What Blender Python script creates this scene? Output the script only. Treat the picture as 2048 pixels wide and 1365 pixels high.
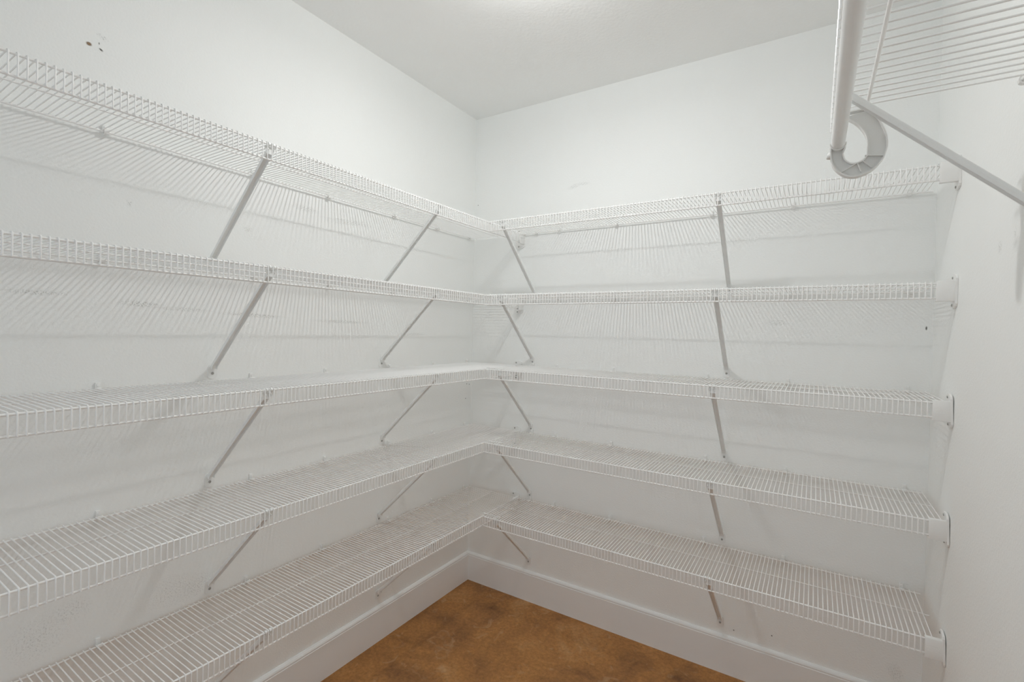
import bpy, bmesh, math, random
from mathutils import Vector, Matrix

random.seed(7)
for o in list(bpy.data.objects):
    bpy.data.objects.remove(o)
scene = bpy.context.scene
COL = scene.collection

# ------------------------------------------------------------------ measures (metres)
W = 1.862            # room width  (left wall x = 0, right wall x = W)
H = 2.438            # ceiling height (8 ft)
YF = -2.85           # wall behind the camera (back wall y = 0)
D = 0.305            # shelf depth (12 in)
LIP = 0.0403         # height of the front lip
SHELF_Z = [1.804, 1.479, 1.1505, 0.823, 0.4936]
PITCH = 0.0127       # wire spacing of the close-mesh shelves
BASE_T, BASE_H = 0.0145, 0.147

# ------------------------------------------------------------------ camera
cam_data = bpy.data.cameras.new('camera')
cam = bpy.data.objects.new('camera', cam_data)
COL.objects.link(cam)
yaw, pitch, roll = -0.56439, -0.01146, 0.02175
fwd = Vector((math.sin(yaw) * math.cos(pitch), math.cos(yaw) * math.cos(pitch), math.sin(pitch)))
rgt = Vector((math.cos(yaw), -math.sin(yaw), 0.0))
upv = rgt.cross(fwd)
c_, s_ = math.cos(roll), math.sin(roll)
rgt2, upv2 = rgt * c_ + upv * s_, -rgt * s_ + upv * c_
M = Matrix((rgt2, upv2, -fwd)).transposed().to_4x4()
M.translation = Vector((1.53811, -2.05453, 1.32144))
cam.matrix_world = M
cam_data.sensor_fit = 'HORIZONTAL'
cam_data.sensor_width = 36.0
cam_data.lens = 961.6987 / 2048 * 36.0
cam_data.shift_x = (1024 - 1019.947) / 2048
cam_data.shift_y = (674.702 - 682.5) / 2048
cam_data.clip_start = 0.02
scene.camera = cam

# ------------------------------------------------------------------ world (fill light, let in through an added unseen doorway)
world = bpy.data.worlds.new('world')
scene.world = world
world.use_nodes = True
bg = world.node_tree.nodes['Background']
bg.inputs['Color'].default_value = (0.855, 0.975, 1.09, 1)
bg.inputs['Strength'].default_value = 1.08

# ------------------------------------------------------------------ lamp settings and exposure
BULB_POS = (0.86, -0.92, 2.366)
BULB_R = 0.022
BULB_WATTS = 6.0          # all-round part of the bulb
DOWN_FILL_WATTS = 4.3     # added disk light under the bulb, lifts the lower walls
BULB_COLOR = (0.99, 1.0, 0.985)
vs = scene.view_settings
vs.view_transform = 'Standard'
vs.look = 'None'
vs.exposure = -0.06
vs.gamma = 1.0
vs.use_curve_mapping = False
cy = scene.cycles
cy.max_bounces = 14
cy.diffuse_bounces = 14
cy.glossy_bounces = 3
cy.caustics_reflective = False
cy.caustics_refractive = False


# ------------------------------------------------------------------ materials
def new_mat(name):
    m = bpy.data.materials.new(name)
    m.use_nodes = True
    nt = m.node_tree
    return m, nt, nt.nodes['Principled BSDF']


def simple_mat(name, col, rough=0.45, spec=0.5, metal=0.0, var=0.03, scale=40.0):
    m, nt, b = new_mat(name)
    tc = nt.nodes.new('ShaderNodeTexCoord')
    n = nt.nodes.new('ShaderNodeTexNoise')
    n.inputs['Scale'].default_value = scale
    n.inputs['Detail'].default_value = 2
    nt.links.new(tc.outputs['Object'], n.inputs['Vector'])
    r = nt.nodes.new('ShaderNodeMapRange')
    r.inputs['To Min'].default_value = 1 - var
    r.inputs['To Max'].default_value = 1 + var
    nt.links.new(n.outputs['Fac'], r.inputs['Value'])
    mx = nt.nodes.new('ShaderNodeMix')
    mx.data_type = 'RGBA'
    mx.blend_type = 'MULTIPLY'
    mx.inputs['Factor'].default_value = 1
    mx.inputs['A'].default_value = (*col, 1)
    nt.links.new(r.outputs['Result'], mx.inputs['B'])
    nt.links.new(mx.outputs['Result'], b.inputs['Base Color'])
    b.inputs['Roughness'].default_value = rough
    b.inputs['Metallic'].default_value = metal
    b.inputs['Specular IOR Level'].default_value = spec
    return m


def wall_mat(name, col, bump_scale=170.0, bump_dist=0.0012, rough=0.7):
    """painted orange-peel plaster"""
    m, nt, b = new_mat(name)
    L = nt.links.new
    tc = nt.nodes.new('ShaderNodeTexCoord')
    # relief
    n1 = nt.nodes.new('ShaderNodeTexNoise')
    n1.inputs['Scale'].default_value = bump_scale
    n1.inputs['Detail'].default_value = 2.5
    n1.inputs['Roughness'].default_value = 0.55
    L(tc.outputs['Object'], n1.inputs['Vector'])
    bp = nt.nodes.new('ShaderNodeBump')
    bp.inputs['Strength'].default_value = 0.6
    bp.inputs['Distance'].default_value = bump_dist
    L(n1.outputs['Fac'], bp.inputs['Height'])
    L(bp.outputs['Normal'], b.inputs['Normal'])
    # faint unevenness of the paint
    n2 = nt.nodes.new('ShaderNodeTexNoise')
    n2.inputs['Scale'].default_value = 2.2
    n2.inputs['Detail'].default_value = 4
    L(tc.outputs['Object'], n2.inputs['Vector'])
    r2 = nt.nodes.new('ShaderNodeMapRange')
    r2.inputs['From Min'].default_value = 0.3
    r2.inputs['From Max'].default_value = 0.7
    r2.inputs['To Min'].default_value = 0.985
    r2.inputs['To Max'].default_value = 1.01
    L(n2.outputs['Fac'], r2.inputs['Value'])
    mx = nt.nodes.new('ShaderNodeMix')
    mx.data_type = 'RGBA'
    mx.blend_type = 'MULTIPLY'
    mx.inputs['Factor'].default_value = 1
    mx.inputs['A'].default_value = (*col, 1)
    L(r2.outputs['Result'], mx.inputs['B'])
    cur = mx.outputs['Result']
    L(cur, b.inputs['Base Color'])
    b.inputs['Roughness'].default_value = rough
    b.inputs['Specular IOR Level'].default_value = 0.3
    return m


WALL_C = (0.899, 0.911, 0.904)
M_WALL_L = wall_mat('painted_wall_left', WALL_C)
M_WALL_B = wall_mat('painted_wall_back', WALL_C)
M_WALL_R = wall_mat('painted_wall_right', WALL_C)
M_WALL_F = wall_mat('painted_wall_front', WALL_C)
M_CEIL = wall_mat('textured_ceiling', (0.895, 0.90, 0.893), bump_scale=85.0, bump_dist=0.0018, rough=0.75)
M_BASE = simple_mat('painted_trim', (0.90, 0.915, 0.92), rough=0.4, var=0.015, scale=6)
M_WIRE = simple_mat('white_vinyl_wire', (0.93, 0.93, 0.925), rough=0.32, var=0.015)
M_STEEL = simple_mat('white_coated_steel', (0.855, 0.865, 0.86), rough=0.38, var=0.02)
M_PLASTIC = simple_mat('white_plastic', (0.87, 0.87, 0.86), rough=0.35, var=0.015)
M_HOOKP = simple_mat('grey_white_plastic', (0.78, 0.78, 0.765), rough=0.4, var=0.02)
M_SCREW = simple_mat('steel_screw', (0.42, 0.42, 0.40), rough=0.4, metal=0.6)
M_SLOT = simple_mat('screw_recess', (0.06, 0.06, 0.055), rough=0.6)


def floor_mat():
    m, nt, b = new_mat('stained_concrete')
    L = nt.links.new
    tc = nt.nodes.new('ShaderNodeTexCoord')
    na = nt.nodes.new('ShaderNodeTexNoise')
    na.inputs['Scale'].default_value = 4.0
    na.inputs['Detail'].default_value = 7
    na.inputs['Roughness'].default_value = 0.62
    na.inputs['Distortion'].default_value = 0.8
    L(tc.outputs['Object'], na.inputs['Vector'])
    ra = nt.nodes.new('ShaderNodeValToRGB')
    e = ra.color_ramp.elements
    e[0].position, e[0].color = 0.30, (0.20, 0.092, 0.036, 1)
    e[1].position, e[1].color = 0.72, (0.50, 0.275, 0.115, 1)
    x = e.new(0.45)
    x.color = (0.34, 0.157, 0.052, 1)
    x = e.new(0.57)
    x.color = (0.42, 0.196, 0.060, 1)
    L(na.outputs['Fac'], ra.inputs['Fac'])
    nb = nt.nodes.new('ShaderNodeTexNoise')
    nb.inputs['Scale'].default_value = 70.0
    nb.inputs['Detail'].default_value = 5
    nb.inputs['Roughness'].default_value = 0.7
    L(tc.outputs['Object'], nb.inputs['Vector'])
    rb = nt.nodes.new('ShaderNodeMapRange')
    rb.inputs['From Min'].default_value = 0.3
    rb.inputs['From Max'].default_value = 0.7
    rb.inputs['To Min'].default_value = 0.72
    rb.inputs['To Max'].default_value = 1.25
    L(nb.outputs['Fac'], rb.inputs['Value'])
    mx = nt.nodes.new('ShaderNodeMix')
    mx.data_type = 'RGBA'
    mx.blend_type = 'MULTIPLY'
    mx.inputs['Factor'].default_value = 1
    L(ra.outputs['Color'], mx.inputs['A'])
    L(rb.outputs['Result'], mx.inputs['B'])
    # pale worn streaks and dark specks
    nc = nt.nodes.new('ShaderNodeTexNoise')
    nc.inputs['Scale'].default_value = 13.0
    nc.inputs['Detail'].default_value = 6
    nc.inputs['Distortion'].default_value = 1.5
    L(tc.outputs['Object'], nc.inputs['Vector'])
    rc = nt.nodes.new('ShaderNodeMapRange')
    rc.inputs['From Min'].default_value = 0.60
    rc.inputs['From Max'].default_value = 0.75
    rc.inputs['To Max'].default_value = 0.55
    L(nc.outputs['Fac'], rc.inputs['Value'])
    m2 = nt.nodes.new('ShaderNodeMix')
    m2.data_type = 'RGBA'
    m2.inputs['B'].default_value = (0.55, 0.36, 0.20, 1)
    L(rc.outputs['Result'], m2.inputs['Factor'])
    L(mx.outputs['Result'], m2.inputs['A'])
    vo = nt.nodes.new('ShaderNodeTexVoronoi')
    vo.inputs['Scale'].default_value = 22.0
    L(tc.outputs['Object'], vo.inputs['Vector'])
    rd = nt.nodes.new('ShaderNodeMapRange')
    rd.inputs['From Min'].default_value = 0.09
    rd.inputs['From Max'].default_value = 0.05
    rd.inputs['To Max'].default_value = 0.5
    L(vo.outputs['Distance'], rd.inputs['Value'])
    m3 = nt.nodes.new('ShaderNodeMix')
    m3.data_type = 'RGBA'
    m3.inputs['B'].default_value = (0.12, 0.065, 0.03, 1)
    L(rd.outputs['Result'], m3.inputs['Factor'])
    L(m2.outputs['Result'], m3.inputs['A'])
    L(m3.outputs['Result'], b.inputs['Base Color'])
    rr = nt.nodes.new('ShaderNodeMapRange')
    rr.inputs['To Min'].default_value = 0.45
    rr.inputs['To Max'].default_value = 0.62
    L(nb.outputs['Fac'], rr.inputs['Value'])
    L(rr.outputs['Result'], b.inputs['Roughness'])
    b.inputs['Specular IOR Level'].default_value = 0.35
    bp = nt.nodes.new('ShaderNodeBump')
    bp.inputs['Strength'].default_value = 0.25
    bp.inputs['Distance'].default_value = 0.001
    L(nb.outputs['Fac'], bp.inputs['Height'])
    L(bp.outputs['Normal'], b.inputs['Normal'])
    return m


M_FLOOR = floor_mat()


# ------------------------------------------------------------------ mesh helpers
class MB:
    """collects shapes; mesh(name) makes one mesh data block"""

    def __init__(self):
        self.v, self.f, self.s = [], [], []

    def add(self, verts, faces, smooth=False):
        b = len(self.v)
        self.v += [tuple(q) for q in verts]
        self.f += [tuple(i + b for i in f) for f in faces]
        self.s += [smooth] * len(faces)
        return self

    def box(self, x0, x1, y0, y1, z0, z1):
        vs_ = [(x0, y0, z0), (x1, y0, z0), (x1, y1, z0), (x0, y1, z0), (x0, y0, z1), (x1, y0, z1), (x1, y1, z1), (x0, y1, z1)]
        return self.add(vs_, [(0, 3, 2, 1), (4, 5, 6, 7), (0, 1, 5, 4), (1, 2, 6, 5), (2, 3, 7, 6), (3, 0, 4, 7)])

    def bevel_box(self, x0, x1, y0, y1, z0, z1, r):
        bm = bmesh.new()
        bmesh.ops.create_cube(bm, size=1)
        for q in bm.verts:
            q.co = Vector((x0 + (q.co.x + .5) * (x1 - x0), y0 + (q.co.y + .5) * (y1 - y0), z0 + (q.co.z + .5) * (z1 - z0)))
        bmesh.ops.bevel(bm, geom=list(bm.edges), offset=r, segments=2, profile=0.5, affect='EDGES')
        bm.verts.index_update()
        self.add([q.co for q in bm.verts], [[w.index for w in f.verts] for f in bm.faces], True)
        bm.free()
        return self

    def tube(self, pts, r, n=6, cap=True):
        pts = [Vector(q) for q in pts]
        k = len(pts)
        rs = r if isinstance(r, (list, tuple)) else [r] * k
        prev = None
        rings = []
        for i in range(k):
            t = ((pts[min(i + 1, k - 1)] - pts[i]).normalized() + (pts[i] - pts[max(i - 1, 0)]).normalized()).normalized()
            if prev is None:
                a = Vector((0, 0, 1)) if abs(t.z) < 0.9 else Vector((1, 0, 0))
                u = t.cross(a).normalized()
            else:
                u = (prev - t * prev.dot(t)).normalized()
            prev = u
            w = t.cross(u)
            rings.append([pts[i] + (u * math.cos(2 * math.pi * j / n) + w * math.sin(2 * math.pi * j / n)) * rs[i] for j in range(n)])
        vs_ = [q for ring in rings for q in ring]
        fs = [(i * n + j, i * n + (j + 1) % n, (i + 1) * n + (j + 1) % n, (i + 1) * n + j) for i in range(k - 1) for j in range(n)]
        self.add(vs_, fs, True)
        if cap:
            self.add(rings[0], [tuple(range(n))[::-1]])
            self.add(rings[-1], [tuple(range(n))])
        return self

    def sweep(self, path, section):
        """path in the YZ plane (list of (y,z)); section list of (x, n) with n along the path's normal; closed"""
        k, n = len(path), len(section)
        P = [Vector((0, a, b)) for a, b in path]
        vs_ = []
        for i in range(k):
            t = ((P[min(i + 1, k - 1)] - P[i]).normalized() + (P[i] - P[max(i - 1, 0)]).normalized()).normalized()
            nm = Vector((0, -t.z, t.y))
            for sx, sn in section:
                vs_.append(P[i] + Vector((sx, 0, 0)) + nm * sn)
        fs = [(i * n + j, i * n + (j + 1) % n, (i + 1) * n + (j + 1) % n, (i + 1) * n + j) for i in range(k - 1) for j in range(n)]
        self.add(vs_, fs, False)
        self.add(vs_[:n], [tuple(range(n))[::-1]])
        self.add(vs_[-n:], [tuple(range(n))])
        return self

    def prism(self, outline, axis, a0, a1, smooth=False):
        """outline: list of 2-D points, extruded along axis from a0 to a1 (x: pts are y,z ; y: pts are x,z)"""
        n = len(outline)

        def mk(p, a):
            return (a, p[0], p[1]) if axis == 'x' else ((p[0], a, p[1]) if axis == 'y' else (p[0], p[1], a))
        vs_ = [mk(q, a0) for q in outline] + [mk(q, a1) for q in outline]
        self.add(vs_, [(i, (i + 1) % n, n + (i + 1) % n, n + i) for i in range(n)], smooth)
        self.add(vs_[:n], [tuple(range(n))[::-1]])
        self.add(vs_[n:], [tuple(range(n))])
        return self

    def dome(self, c, axis, r, h, n=10):
        """shallow screw head: centre c on the surface, axis unit vector"""
        ax = Vector(axis).normalized()
        u = ax.orthogonal().normalized()
        w = ax.cross(u)
        c = Vector(c)
        rings = [(r, 0), (r, h * 0.45), (r * 0.72, h * 0.85), (r * 0.30, h)]
        vs_ = [c + ax * b + (u * math.cos(2 * math.pi * j / n) + w * math.sin(2 * math.pi * j / n)) * a for a, b in rings for j in range(n)]
        fs = [(i * n + j, i * n + (j + 1) % n, (i + 1) * n + (j + 1) % n, (i + 1) * n + j) for i in range(len(rings) - 1) for j in range(n)]
        fs.append(tuple((len(rings) - 1) * n + j for j in range(n)))
        return self.add(vs_, fs, True)

    def mesh(self, name, mat):
        me = bpy.data.meshes.new(name)
        me.from_pydata(self.v, [], self.f)
        me.polygons.foreach_set('use_smooth', self.s)
        me.materials.append(mat)
        me.validate()
        bm = bmesh.new()
        bm.from_mesh(me)
        bmesh.ops.recalc_face_normals(bm, faces=bm.faces)
        bm.to_mesh(me)
        bm.free()
        me.update()
        return me


def part(name, mesh, parent=None, loc=(0, 0, 0), rot=(0, 0, 0)):
    o = bpy.data.objects.new(name, mesh)
    COL.objects.link(o)
    o.location = loc
    o.rotation_euler = rot
    if parent:
        o.parent = parent
    return o


def thing(name, label, cat, loc, rz=0.0, group=None):
    o = bpy.data.objects.new(name, None)
    o.empty_display_size = 0.05
    COL.objects.link(o)
    o.location = loc
    o.rotation_euler = (0, 0, rz)
    o['label'] = label
    o['category'] = cat
    if group:
        o['group'] = group
    return o


def tag(o, label, cat, group=None):
    o['label'] = label
    o['category'] = cat
    if group:
        o['group'] = group
    return o


def structure(name, mb, mat, label, cat):
    o = part(name, mb.mesh(name, mat))
    o['kind'] = 'structure'
    o['label'] = label
    o['category'] = cat
    return o


# ------------------------------------------------------------------ room shell
T = 0.10
structure('floor', MB().box(-T, W + T, YF - T, T, -T, 0), M_FLOOR, 'brown stained concrete floor with mottled worn patches', 'floor')
structure('ceiling', MB().box(-T, W + T, YF - T, T, H, H + T), M_CEIL, 'off-white textured ceiling above the shelves', 'ceiling')
structure('wall_left', MB().box(-T, 0, YF - T, T, 0, H), M_WALL_L, 'white plaster wall with scuffs behind the left shelves', 'wall')
structure('wall_back', MB().box(0, W, 0, T, 0, H), M_WALL_B, 'white plaster wall behind the shorter right-hand shelves', 'wall')
structure('wall_right', MB().box(W, W + T, YF - T, T, 0, H), M_WALL_R, 'white plaster wall at the far right beside the hanging rod', 'wall')
wf = MB()
DX0, DX1, DH = 0.22, 1.13, 2.03  # unseen opening, placed and sized to let fill light in
wf.box(0, DX0, YF - T, YF, 0, H).box(DX1, W, YF - T, YF, 0, H).box(DX0, DX1, YF - T, YF, DH, H)
structure('wall_front', wf, M_WALL_F, 'white plaster wall with an added fill-light doorway behind the viewer', 'wall')

prof = [(0, 0), (BASE_T, 0), (BASE_T, 0.1305), (BASE_T - 0.0022, 0.1325), (BASE_T - 0.0008, 0.1345), (BASE_T - 0.0008, 0.1385),
        (BASE_T - 0.0035, 0.1425), (BASE_T - 0.0075, 0.1450), (0.004, BASE_H), (0, BASE_H)]
structure('baseboard_left', MB().prism([(a, b) for a, b in prof], 'y', -BASE_T, YF), M_BASE,
          'white moulded baseboard along the bottom of the left wall', 'baseboard')
structure('baseboard_back', MB().prism([(-a, b) for a, b in prof], 'x', 0, W), M_BASE,
          'white moulded baseboard along the bottom of the back wall', 'baseboard')
structure('baseboard_right', MB().prism([(W - a, b) for a, b in prof], 'y', -BASE_T, YF), M_BASE,
          'white moulded baseboard along the bottom of the right wall', 'baseboard')
tr = MB()
tr.bevel_box(DX0 - 0.07, DX0, YF, YF + 0.016, 0, DH + 0.07, 0.003)
tr.bevel_box(DX1, DX1 + 0.07, YF, YF + 0.016, 0, DH + 0.07, 0.003)
tr.bevel_box(DX0, DX1, YF, YF + 0.016, DH, DH + 0.07, 0.003)
structure('trim_1', tr, M_BASE, 'white casing around the added doorway behind the viewer', 'door trim')

# ------------------------------------------------------------------ ceiling lamp (just above the frame)
lamp = thing('ceiling_lamp', 'round white lamp holder with bare bulb on the ceiling', 'lamp', (BULB_POS[0], BULB_POS[1], H))
hb = MB().tube([(0, 0, 0), (0, 0, -0.012), (0, 0, -0.020), (0, 0, -0.034)], [0.055, 0.055, 0.036, 0.022], 24)
part('holder', hb.mesh('lamp_holder', M_PLASTIC), lamp)
bl = bpy.data.lights.new('bulb', 'POINT')
bl.color = BULB_COLOR
bl.energy = BULB_WATTS
bl.shadow_soft_size = BULB_R
bo = bpy.data.objects.new('bulb', bl)
COL.objects.link(bo)
bo.parent = lamp
bo.location = (0, 0, BULB_POS[2] - H)
bd = bpy.data.lights.new('down_fill', 'AREA')  # added downward fill light, brightens the lower walls
bd.shape = 'DISK'
bd.size = BULB_R * 2
bd.color = BULB_COLOR
bd.energy = DOWN_FILL_WATTS
bdo = bpy.data.objects.new('down_fill', bd)
COL.objects.link(bdo)
bdo.parent = lamp
bdo.location = (0, 0, BULB_POS[2] - H - BULB_R - 0.002)

# ------------------------------------------------------------------ shared shelf pieces
# local frame of everything on a wall: X along the wall, Y out of the wall, Z up, origin at shelf height on the wall
R_RAIL, R_WIRE, R_MID = 0.0027, 0.00148, 0.0019
R90 = math.pi / 2
ORD = ['top', 'second', 'third', 'fourth', 'bottom']
SHELF_NAME = ['top shelf', 'second shelf from top', 'third shelf from top', 'fourth shelf from top', 'bottom shelf']
CNT = ['first', 'second', 'third', 'fourth', 'fifth', 'sixth']


def wire_mesh(depth, rail, wire, lip, nm):
    zt = rail + wire
    yo = depth + rail + wire
    return MB().tube([(0, 0.0095, zt), (0, depth - 0.001, zt), (0, yo - 0.0009, zt - 0.0012), (0, yo, zt - 0.004), (0, yo, -lip - 0.0010)],
                     wire, 6).mesh(nm, M_WIRE)


ME_WIRE = wire_mesh(D, R_RAIL, R_WIRE, LIP, 'close_mesh_wire')
ME_WIRE_BIG = wire_mesh(0.300, 0.0030, 0.0018, LIP, 'wide_mesh_wire')


def rail_along(x0, x1, y, z, r, n=8):
    return MB().tube([(x0, y, z), (x1, y, z)], r, n).mesh('rail', M_WIRE)


def make_shelf(label, loc, rz, x0, x1, phase, group, pitch=PITCH, depth=D, wire=ME_WIRE, r=R_RAIL, mids=((0.157, R_MID),), rw=R_WIRE, ends=(0, 0, 0, 0)):
    t = thing('wire_shelf', label, 'shelf', loc, rz, group)
    part('front_rail', rail_along(x0 + ends[0], x1 + ends[1], depth, 0, r), t)
    part('lip_rail', rail_along(x0 + ends[0], x1 + ends[1], depth, -LIP, r), t)
    for y, rm in mids:
        part('middle_rail', rail_along(x0 + ends[2], x1 + ends[3], y, r - rm, rm), t)
    part('back_rail', rail_along(x0 + ends[2], x1 + ends[3], 0.012, 0, r), t)
    k = math.ceil((min(x0, x1) + 0.004 - phase) / pitch)
    x = phase + k * pitch
    while x < max(x0, x1) - 0.003:
        part('wire', wire, t, (x, 0, 0))
        x += pitch
    return t


# brace: a channel-shaped diagonal strut with a hook over the front rail and a screwed foot
sec = [(-0.0084, 0.0010), (-0.0076, -0.0036), (-0.0052, -0.0052), (0.0052, -0.0052), (0.0076, -0.0036), (0.0084, 0.0010),
       (0.0082, 0.0066), (0.0068, 0.0066), (0.0060, 0.0006), (-0.0060, 0.0006), (-0.0068, 0.0066), (-0.0082, 0.0066)]


def brace_meshes(depth):
    top = (depth - 0.0030, -0.0085)
    bar = MB().sweep([top, (depth - 0.012, -0.0170), (0.021, -0.2700), (0.0120, -0.2785), (0.0080, -0.289)], sec).mesh('brace_bar', M_STEEL)
    o = []
    for k in range(9):
        a = math.pi + math.pi * k / 8
        o.append((0.0105 * math.cos(a), -0.3085 + 0.0105 * math.sin(a) * 0.75))
    outl = [(-0.0130, -0.2835)] + [(a * 0.0134 / 0.0105, b - 0.003) for a, b in o] + [(0.0130, -0.2835), (0.0095, -0.2790), (-0.0095, -0.2790)]
    foot = MB().prism(outl, 'y', 0.0, 0.0024).mesh('brace_foot', M_STEEL)
    hk = MB()
    for s in (-1, 1):
        pts = []
        for k in range(9):
            a = math.radians(-60 + 240 * k / 8)
            pts.append((depth + 0.0044 * math.cos(a), 0.0044 * math.sin(a)))
        pts.append((depth - 0.0044, -0.0085))
        cx = s * 0.0064
        hk.sweep(pts, [(cx - 0.0028, -0.0009), (cx + 0.0028, -0.0009), (cx + 0.0028, 0.0009), (cx - 0.0028, 0.0009)])
    hk.prism([(-0.0150, -0.0050), (0.0150, -0.0050), (0.0150, -0.0095), (0.0098, -0.024), (-0.0098, -0.024), (-0.0150, -0.0095)], 'y', depth - 0.0062, depth - 0.0040)
    return bar, foot, hk.mesh('brace_hook', M_STEEL)


ME_BAR, ME_FOOT, ME_HOOK = brace_meshes(D)
ME_SCREW = MB().dome((0, 0, 0), (0, 1, 0), 0.0040, 0.0022).mesh('screw', M_SCREW)
ME_SLOT = MB().box(-0.0020, 0.0020, 0, 0.0004, -0.0006, 0.0006).box(-0.0006, 0.0006, 0, 0.0004, -0.0020, 0.0020).mesh('screw_slot', M_SLOT)


def make_brace(label, loc, rz, group, meshes=(ME_BAR, ME_FOOT, ME_HOOK), lean=0.0):
    t = thing('shelf_brace', label, 'shelf brace', loc, rz, group)
    part('strut', meshes[0], t, rot=(0, lean, 0), loc=(-lean * 0.29, 0, 0) if lean else (0, 0, 0))
    f = part('foot_plate', meshes[1], t, loc=(-lean * -0.0, 0, 0))
    s = part('screw', ME_SCREW, f, (0, 0.0024, -0.3035))
    part('rail_hook', meshes[2], t, loc=(-lean * 0.29, 0, 0) if lean else (0, 0, 0))
    return t


# end bracket: pocket around the two front rails with a tall screwed flange on the end wall
eb = MB()
eb.bevel_box(0.004, 0.0445, 0.0052, 0.0076, -0.0490, 0.0068, 0.0006)      # outer face
eb.bevel_box(0.004, 0.0445, -0.0065, 0.0070, 0.0044, 0.0068, 0.0006)      # top
eb.bevel_box(0.004, 0.0445, -0.0065, 0.0070, -0.0490, -0.0466, 0.0006)    # bottom
eb.bevel_box(0.004, 0.0430, -0.0078, -0.0055, -0.0490, -0.030, 0.0006)    # inner lip
for k in range(4):
    eb.box(0.013 + 0.001 * k, 0.040, 0.0076, 0.0079, -0.018 - 0.0032 * k, -0.0172 - 0.0032 * k)   # fine moulded lines
ME_POCKET = eb.mesh('bracket_pocket', M_PLASTIC)
fl = []
for k in range(7):
    a = math.pi * k / 6
    fl.append((-0.0165 + 0.0255 * math.cos(a), 0.0135 + 0.0125 * math.sin(a)))
for k in range(7):
    a = math.pi + math.pi * k / 6
    fl.append((-0.0165 + 0.0255 * math.cos(a), -0.0555 + 0.0125 * math.sin(a)))
ME_FLANGE = MB().prism(fl, 'x', 0.0004, 0.0055).mesh('bracket_flange', M_PLASTIC)
ME_BSCREW = MB().dome((0, 0, 0), (1, 0, 0), 0.0038, 0.0022).mesh('bracket_screw', M_SCREW)


def make_end_bracket(label, loc, rz, group, lean=0.0):
    t = thing('end_bracket', label, 'shelf bracket', loc, rz, group)
    part('pocket', ME_POCKET, t)
    f = part('flange', ME_FLANGE, t, (0.066 * math.sin(lean), 0, 0), (0, lean, 0))   # some flanges have pulled off the wall at the top
    part('screw', ME_BSCREW, f, (0.0055, -0.024, 0.0165))
    part('screw', ME_BSCREW, f, (0.0055, -0.024, -0.0585))
    return t


# wall clip: tab against the wall, collar under the back rail and a driven pin
cb = MB()
cb.bevel_box(-0.0054, 0.0054, 0.0, 0.0075, -0.004, 0.0190, 0.0012)
cb.sweep([(0.003, -0.003), (0.0055, -0.0055), (0.0095, -0.0067), (0.0135, -0.0062), (0.0165, -0.0040), (0.0178, 0.0005), (0.0165, 0.0048), (0.0150, 0.0062)],
         [(-0.0050, -0.0014), (0.0050, -0.0014), (0.0050, 0.0014), (-0.0050, 0.0014)])
ME_CLIP = cb.mesh('clip_body', M_PLASTIC)
ME_PIN = MB().tube([(0, 0.004, 0.0125), (0, 0.0095, 0.0130)], [0.0034, 0.0030], 8).mesh('clip_pin', M_PLASTIC)


def make_clip(label, loc, rz, group):
    t = thing('wall_clip', label, 'wall clip', loc, rz, group)
    part('collar', ME_CLIP, t)
    part('pin', ME_PIN, t)
    return t


# ------------------------------------------------------------------ the ten close-mesh shelves with their hardware
LEFT_LEN = 2.60
left_phase = [0.0061, 0.0111, 0.0020, 0.0103, 0.0072]
right_phase = [(W - 1.8096) % PITCH, (W - 1.8080) % PITCH, (W - 1.8075) % PITCH, (W - 1.8079) % PITCH, (W - 1.8090) % PITCH]
LEFT_CLIPS = [0.046, 0.304, 0.580, 0.903, 1.184, 1.571]
BACK_CLIPS = [0.386, 0.513, 0.788, 1.191, 1.469, 1.803]


def snap(x, phase):
    return phase + round((x - phase) / PITCH) * PITCH


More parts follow.
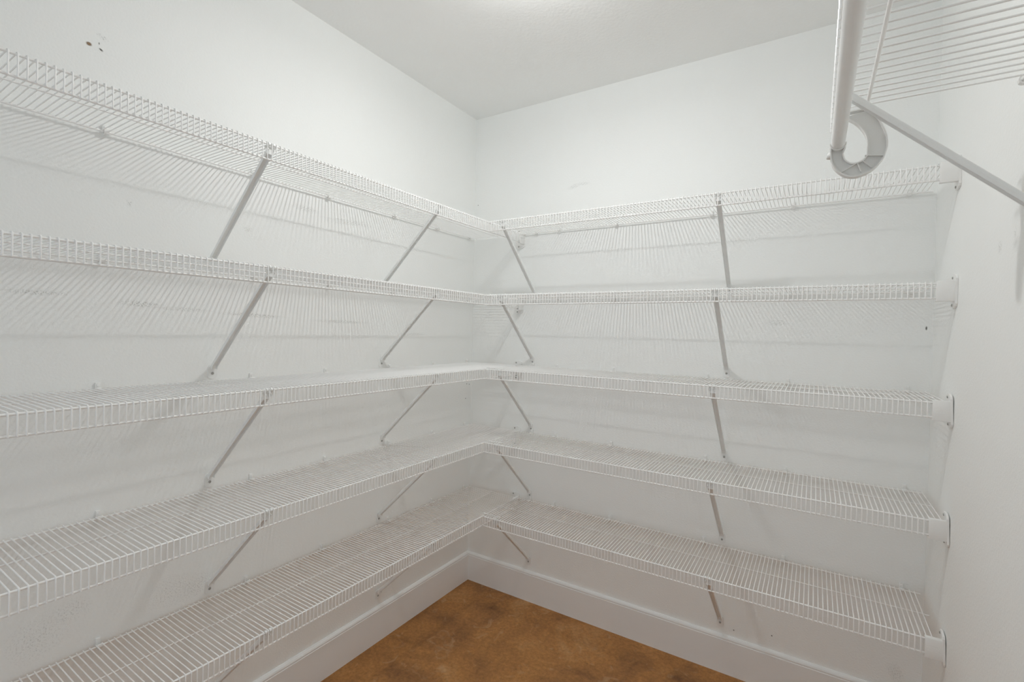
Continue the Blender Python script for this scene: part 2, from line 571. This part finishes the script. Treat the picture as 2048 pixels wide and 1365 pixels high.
for i, z in enumerate(SHELF_Z):
    o_ = ORD[i]
    # left wall shelf: runs to the back wall
    make_shelf('%s long white wire shelf on the left wall, %s' % (o_, ['nearest the ceiling', 'just below the top one', 'midway up the wall', 'second from the floor', 'closest to the floor'][i]),
               (0, 0, z), -R90, 0.006, LEFT_LEN, left_phase[i], 'long wire shelves on the left wall', ends=(0.002, 0, 0.004, 0))
    # back wall shelf: butts against the left one, ends at the right wall
    make_shelf('%s white wire shelf on the back wall, ending at the right wall' % o_,
               (W, 0, z), math.pi, 0.012, W - D - 0.008, right_phase[i], 'wire shelves on the back wall', ends=(-0.006, 0, 0.0, 0))
    for j, y in enumerate([0.628, 1.308]):
        x = snap(y, left_phase[i])
        make_brace('white diagonal brace under %s on the left wall, %s' % (SHELF_NAME[i], ['nearer the corner', 'farther from the corner'][j]),
                   (0, -x, z), -R90, 'braces on the left wall')
    for j, x in enumerate([0.372, 1.245]):
        xs = snap(W - x, right_phase[i])
        make_brace('white diagonal brace under %s on the back wall, %s' % (SHELF_NAME[i], ['beside the room corner', 'towards the right wall'][j]),
                   (W - xs, 0, z), math.pi, 'braces on the back wall')
    for j, y in enumerate(LEFT_CLIPS):
        x = snap(y, left_phase[i]) + PITCH / 2
        make_clip('white wall clip, %s from the corner, holding the left wall %s' % (CNT[j], SHELF_NAME[i]), (0, -x, z), -R90, 'wall clips on the left wall')
    for j, x in enumerate(BACK_CLIPS):
        xs = snap(W - x, right_phase[i]) + PITCH / 2
        make_clip('white wall clip, %s from the corner, holding the back wall %s' % (CNT[j], SHELF_NAME[i]), (W - xs, 0, z), math.pi, 'wall clips on the back wall')
    make_end_bracket('white plastic end bracket on the right wall carrying the back wall %s' % SHELF_NAME[i], (W, -D, z), math.pi, 'end brackets on the right wall', 0.035 if i >= 2 else 0.0)
    make_end_bracket('white plastic end bracket on the back wall carrying the left wall %s' % SHELF_NAME[i], (D, 0, z), -R90, 'end brackets in the corner')
    # corner connector strap
    cc = MB()
    zt = 0.0062
    cc.tube([(-0.0045, 0, -0.003), (-0.0042, 0, 0.0035), (0.0, 0.0, zt), (0.030, 0.0025, zt), (0.074, 0.0045, zt), (0.0785, 0.0045, 0.003), (0.0785, 0.0045, -0.003)], 0.0017, 6)
    cc.bevel_box(0.0735, 0.0835, 0.0012, 0.0078, 0.0040, 0.0085, 0.001)
    cc.bevel_box(-0.0062, 0.0062, -0.0035, 0.0035, 0.0042, 0.0082, 0.001)
    tag(part('corner_connector', cc.mesh('corner_connector', M_PLASTIC), None, (D, -D + 0.018, z)),
        'small white strap joining the two %s at the inner corner' % (['top shelves', 'second shelves from top', 'third shelves from top', 'fourth shelves from top', 'bottom shelves'][i]),
        'connector', 'corner connectors')

# ------------------------------------------------------------------ wide-mesh shelf with hanging rod on the right wall
RS_Z, RS_Y = 1.804, -0.790
up = make_shelf('wide-spaced white wire shelf high on the right wall above the rod', (W, RS_Y, RS_Z), R90, -1.75, 0.0, -0.003,
                None, pitch=0.0254, depth=0.300, wire=ME_WIRE_BIG, r=0.0030, mids=((0.244, 0.0032),))
BIG_BRACE = brace_meshes(0.300)
make_brace('thick white diagonal brace at the upper right under the wide-spaced shelf', (W, -0.952, RS_Z), R90, None, BIG_BRACE)
make_clip('white wall clip at the end of the wide-spaced right wall shelf', (W, RS_Y - 0.0157, RS_Z), R90, None)

RODX, RODZ, ROD_R = 1.5705, 1.7350, 0.0125
rod = MB().tube([(0, 0.0, 0), (0, -1.72, 0)], ROD_R, 24)
tag(part('closet_rod', rod.mesh('closet_rod', M_STEEL), None, (RODX, -0.812, RODZ)), 'round white metal hanging rod at the upper right', 'rod')

# curved hook carrying the rod
HY = -0.815


def smooth_path(pts, n=5):
    out = []
    k = len(pts)
    for i in range(k - 1):
        p0, p1, p2, p3 = (Vector(pts[max(i - 1, 0)]), Vector(pts[i]), Vector(pts[i + 1]), Vector(pts[min(i + 2, k - 1)]))
        for j in range(n):
            t = j / n
            out.append(0.5 * ((2 * p1) + (p2 - p0) * t + (2 * p0 - 5 * p1 + 4 * p2 - p3) * t * t + (3 * p1 - p0 - 3 * p2 + p3) * t ** 3))
    out.append(Vector(pts[-1]))
    return [(q.x, q.y) for q in out]


outer = smooth_path([(1.6215, 1.7985), (1.6365, 1.7755), (1.6478, 1.7492), (1.6528, 1.7287), (1.6521, 1.7095), (1.6454, 1.6897), (1.6290, 1.6714),
                     (1.6070, 1.6620), (1.5880, 1.6641), (1.5724, 1.6758), (1.5630, 1.6898), (1.5586, 1.7062), (1.5578, 1.7260)])
inner = smooth_path([(1.5790, 1.7900), (1.5860, 1.7862), (1.6020, 1.7722), (1.6148, 1.7527), (1.6207, 1.7364), (1.6219, 1.7135), (1.6210, 1.7015), (1.6113, 1.6910),
                     (1.5964, 1.6889), (1.5849, 1.6962), (1.5800, 1.7068), (1.5795, 1.7160), (1.5830, 1.7260)])


def ribbon(mb, path, th, y0, y1):
    """a strip of thickness th following an x-z path, extruded from y0 to y1"""
    k = len(path)
    P = [Vector(q) for q in path]
    a, b = [], []
    for i in range(k):
        t = (P[min(i + 1, k - 1)] - P[max(i - 1, 0)]).normalized()
        nm = Vector((-t.y, t.x))
        a.append(P[i] + nm * th / 2)
        b.append(P[i] - nm * th / 2)
    vs_ = []
    for i in range(k):
        vs_ += [(a[i].x, y0, a[i].y), (b[i].x, y0, b[i].y), (b[i].x, y1, b[i].y), (a[i].x, y1, a[i].y)]
    fs = []
    for i in range(k - 1):
        for j in range(4):
            fs.append((i * 4 + j, i * 4 + (j + 1) % 4, (i + 1) * 4 + (j + 1) % 4, (i + 1) * 4 + j))
    fs += [(3, 2, 1, 0), ((k - 1) * 4, (k - 1) * 4 + 1, (k - 1) * 4 + 2, (k - 1) * 4 + 3)]
    mb.add(vs_, fs, False)


hook = thing('rod_hook', 'curved white plastic hook holding the end of the hanging rod', 'hook', (RODX, HY, RODZ))


def rel(p):
    return (p[0] - RODX, p[1] - RODZ)


outer, inner = [rel(q) for q in outer], [rel(q) for q in inner]
rim = MB()
ribbon(rim, outer, 0.0024, -0.0085, 0.0085)
ribbon(rim, inner, 0.0024, -0.0085, 0.0085)
ribbon(rim, [outer[0], (1.6105 - RODX, 1.7992 - RODZ), (1.5960 - RODX, 1.7985 - RODZ), (1.5800 - RODX, 1.7975 - RODZ), inner[0]], 0.0024, -0.0085, 0.0085)
part('rim', rim.mesh('hook_rim', M_HOOKP), hook)
# web: thin wall between the two rims
web = MB()
n = 40


def resample(path, n):
    P = [Vector(q) for q in path]
    d = [0]
    for i in range(1, len(P)):
        d.append(d[-1] + (P[i] - P[i - 1]).length)
    out = []
    for k in range(n):
        s = d[-1] * k / (n - 1)
        i = max(j for j in range(len(d)) if d[j] <= s + 1e-9)
        i = min(i, len(P) - 2)
        t = (s - d[i]) / (d[i + 1] - d[i])
        out.append(P[i].lerp(P[i + 1], t))
    return out


A, B = resample(outer, n), resample(inner, n)
vs_ = []
for q in range(n):
    for y in (0.0005, 0.0035):
        vs_ += [(A[q].x, y, A[q].y), (B[q].x, y, B[q].y)]
fs = []
for q in range(n - 1):
    b0, b1 = q * 4, q * 4 + 4
    fs += [(b0, b0 + 1, b1 + 1, b1), (b0 + 2, b1 + 2, b1 + 3, b0 + 3)]
web.add(vs_, fs, False)
part('web', web.mesh('hook_web', M_HOOKP), hook)
for (p, q) in [((1.6220, 1.7018), (1.6439, 1.6980)), ((1.6150, 1.6902), (1.6262, 1.6784)), ((1.6058, 1.6848), (1.6104, 1.6726)), ((1.5985, 1.6862), (1.5814, 1.6765))]:
    rb = MB()
    dx, dz = (q[0] - p[0]) * 0.22, (q[1] - p[1]) * 0.22
    ribbon(rb, [rel((p[0] - dx, p[1] - dz)), rel((q[0] + dx, q[1] + dz))], 0.0018, -0.0080, 0.0010)
    part('rib', rb.mesh('hook_rib', M_HOOKP), hook)
cup = MB()
cp = []
for k in range(15):
    a = math.radians(178 + 184 * k / 14)
    cp.append((0.0139 * math.cos(a), 0.0139 * math.sin(a)))
ribbon(cup, cp, 0.0024, -0.0110, 0.0110)
part('cup', cup.mesh('hook_cup', M_HOOKP), hook)
part('knob', MB().tube([(-0.0125, 0.002, -0.0215), (-0.0185, 0.002, -0.0205), (-0.0192, 0.002, -0.0203)], [0.0075, 0.0070, 0.0045], 14).mesh('hook_knob', M_HOOKP), hook)
rg = []
for k in range(13):
    a = math.radians(150 + 250 * k / 12)
    rg.append((W - 0.244 - RODX + 0.0047 * math.cos(a), RS_Z - RODZ - 0.0002 + 0.0047 * math.sin(a)))
ring = MB()
ribbon(ring, rg, 0.0022, -0.0100, 0.0080)
part('rail_collar', ring.mesh('hook_collar', M_HOOKP), hook)

# ------------------------------------------------------------------ scuffs, stains and nail holes on the paint (flat marks)
def mark_mat(name, col, strength, scale=0.0, lo=0.5, hi=0.62):
    m = bpy.data.materials.new(name)
    m.use_nodes = True
    nt = m.node_tree
    L = nt.links.new
    nt.nodes.remove(nt.nodes['Principled BSDF'])
    tc = nt.nodes.new('ShaderNodeTexCoord')
    mp = nt.nodes.new('ShaderNodeMapping')
    mp.inputs['Location'].default_value = (-1, -1, -1)
    mp.inputs['Scale'].default_value = (2, 2, 2)
    L(tc.outputs['Generated'], mp.inputs['Vector'])
    ln = nt.nodes.new('ShaderNodeVectorMath')
    ln.operation = 'LENGTH'
    L(mp.outputs['Vector'], ln.inputs[0])
    fo = nt.nodes.new('ShaderNodeMapRange')
    fo.inputs['From Min'].default_value = 1.0
    fo.inputs['From Max'].default_value = 0.35
    fo.inputs['To Max'].default_value = strength
    L(ln.outputs['Value'], fo.inputs['Value'])
    fac = fo.outputs['Result']
    if scale:
        n = nt.nodes.new('ShaderNodeTexNoise')
        n.inputs['Scale'].default_value = scale
        n.inputs['Detail'].default_value = 4
        n.inputs['Roughness'].default_value = 0.65
        L(tc.outputs['Object'], n.inputs['Vector'])
        nr = nt.nodes.new('ShaderNodeMapRange')
        nr.inputs['From Min'].default_value = lo
        nr.inputs['From Max'].default_value = hi
        L(n.outputs['Fac'], nr.inputs['Value'])
        mu = nt.nodes.new('ShaderNodeMath')
        mu.operation = 'MULTIPLY'
        L(fac, mu.inputs[0])
        L(nr.outputs['Result'], mu.inputs[1])
        fac = mu.outputs[0]
    d = nt.nodes.new('ShaderNodeBsdfDiffuse')
    d.inputs['Color'].default_value = (*col, 1)
    t = nt.nodes.new('ShaderNodeBsdfTransparent')
    mx = nt.nodes.new('ShaderNodeMixShader')
    L(fac, mx.inputs['Fac'])
    L(t.outputs[0], mx.inputs[1])
    L(d.outputs[0], mx.inputs[2])
    L(mx.outputs[0], nt.nodes['Material Output'].inputs['Surface'])
    return m


M_SCUFF = mark_mat('rubbed_scuff', (0.42, 0.42, 0.40), 0.42, 330)
M_FAINT = mark_mat('faint_scuff', (0.45, 0.45, 0.43), 0.28, 300)
M_SMUDGE = mark_mat('dark_smudge', (0.45, 0.45, 0.43), 0.34, 300, 0.52, 0.72)
M_DOT = mark_mat('nail_hole', (0.14, 0.13, 0.12), 0.7)
M_CHIP = mark_mat('bare_chip', (0.33, 0.23, 0.15), 0.9)


def mark(wall, name, mat, a, z, hl, hw, ang=0.0):
    """flat mark on a wall at wall coordinate a (y or x) and height z"""
    pts = [(-hl, -hw), (hl, -hw), (hl, hw), (-hl, hw)]
    c, s = math.cos(ang), math.sin(ang)
    v = []
    for p, q in pts:
        u, w = p * c - q * s, p * s + q * c
        v.append({'wall_left': (0, u, w), 'wall_right': (0, u, w), 'wall_back': (u, 0, w)}[wall.name])
    me = bpy.data.meshes.new(name)
    me.from_pydata(v, [], [(0, 1, 2, 3)])
    me.materials.append(mat)
    e = 0.0003
    loc = {'wall_left': (e, a, z), 'wall_right': (W - e, a, z), 'wall_back': (a, -e, z)}[wall.name]
    return part(name, me, wall, loc)


wl, wb, wr = bpy.data.objects['wall_left'], bpy.data.objects['wall_back'], bpy.data.objects['wall_right']
mark(wl, 'paint_chip', M_CHIP, -1.607, 2.013, 0.0062, 0.0048, 0.2)
mark(wl, 'paint_chip', M_DOT, -1.583, 2.010, 0.0055, 0.0022, -0.6)
mark(wl, 'paint_chip', M_DOT, -1.587, 2.024, 0.0013, 0.0036, 0.1)
for args in [(-1.580, 2.043, 0.014, 0.005, -0.5), (-1.385, 1.365, 0.085, 0.006, -0.03), (-0.80, 1.733, 0.15, 0.010, 0.1), (-1.0, 1.742, 0.06, 0.014, 0.0),
             (-1.52, 1.640, 0.006, 0.012, 0.2), (-1.205, 1.63, 0.018, 0.008, 0.1), (-0.45, 1.30, 0.10, 0.006, 0.05)]:
    mark(wl, 'scuff_mark', M_FAINT, *args)
for args in [(-1.700, 1.389, 0.075, 0.007, 0.0), (-1.490, 1.374, 0.060, 0.008, -0.10), (-1.180, 1.356, 0.125, 0.006, -0.05), (-0.830, 1.345, 0.150, 0.006, -0.02)]:
    mark(wl, 'scuff_mark', M_SCUFF, *args)
for args in [(-1.690, 0.570, 0.055, 0.048, 0.4), (-1.630, 0.605, 0.045, 0.03, 0.2), (-1.400, 0.555, 0.075, 0.045, -0.3), (-1.34, 0.545, 0.06, 0.03, 0.3)]:
    mark(wl, 'smudge', M_SMUDGE, *args)
for y, z in [(-1.500, 1.107), (-0.048, 0.966), (-0.040, 1.042), (-0.018, 1.038), (-0.590, 1.215), (-0.048, 0.70)]:
    mark(wl, 'nail_hole', M_DOT, y, z, 0.0038, 0.0038)
for x, z in [(0.021, 1.985), (1.30, 0.175), (1.43, 0.20)]:
    mark(wb, 'nail_hole', M_DOT, x, z, 0.0032, 0.0032)
mark(wb, 'nail_hole', M_DOT, 1.846, 1.362, 0.0032, 0.008)
mark(wb, 'scuff_mark', M_FAINT, 0.57, 2.005, 0.04, 0.009, 0.3)
mark(wb, 'scuff_mark', M_FAINT, 0.62, 2.012, 0.035, 0.008, -0.1)
mark(wb, 'scuff_mark', M_FAINT, 1.42, 1.375, 0.04, 0.012, 0.1)
mark(wb, 'smudge', M_FAINT, 1.795, 0.205, 0.02, 0.035, 0.5)
mark(wr, 'nail_hole', M_DOT, -0.012, 1.887, 0.005, 0.005)
mark(wr, 'scuff_mark', M_FAINT, -0.745, 1.535, 0.006, 0.012, 0.2)
mark(wr, 'scuff_mark', M_FAINT, -0.655, 1.52, 0.012, 0.016, 0.2)
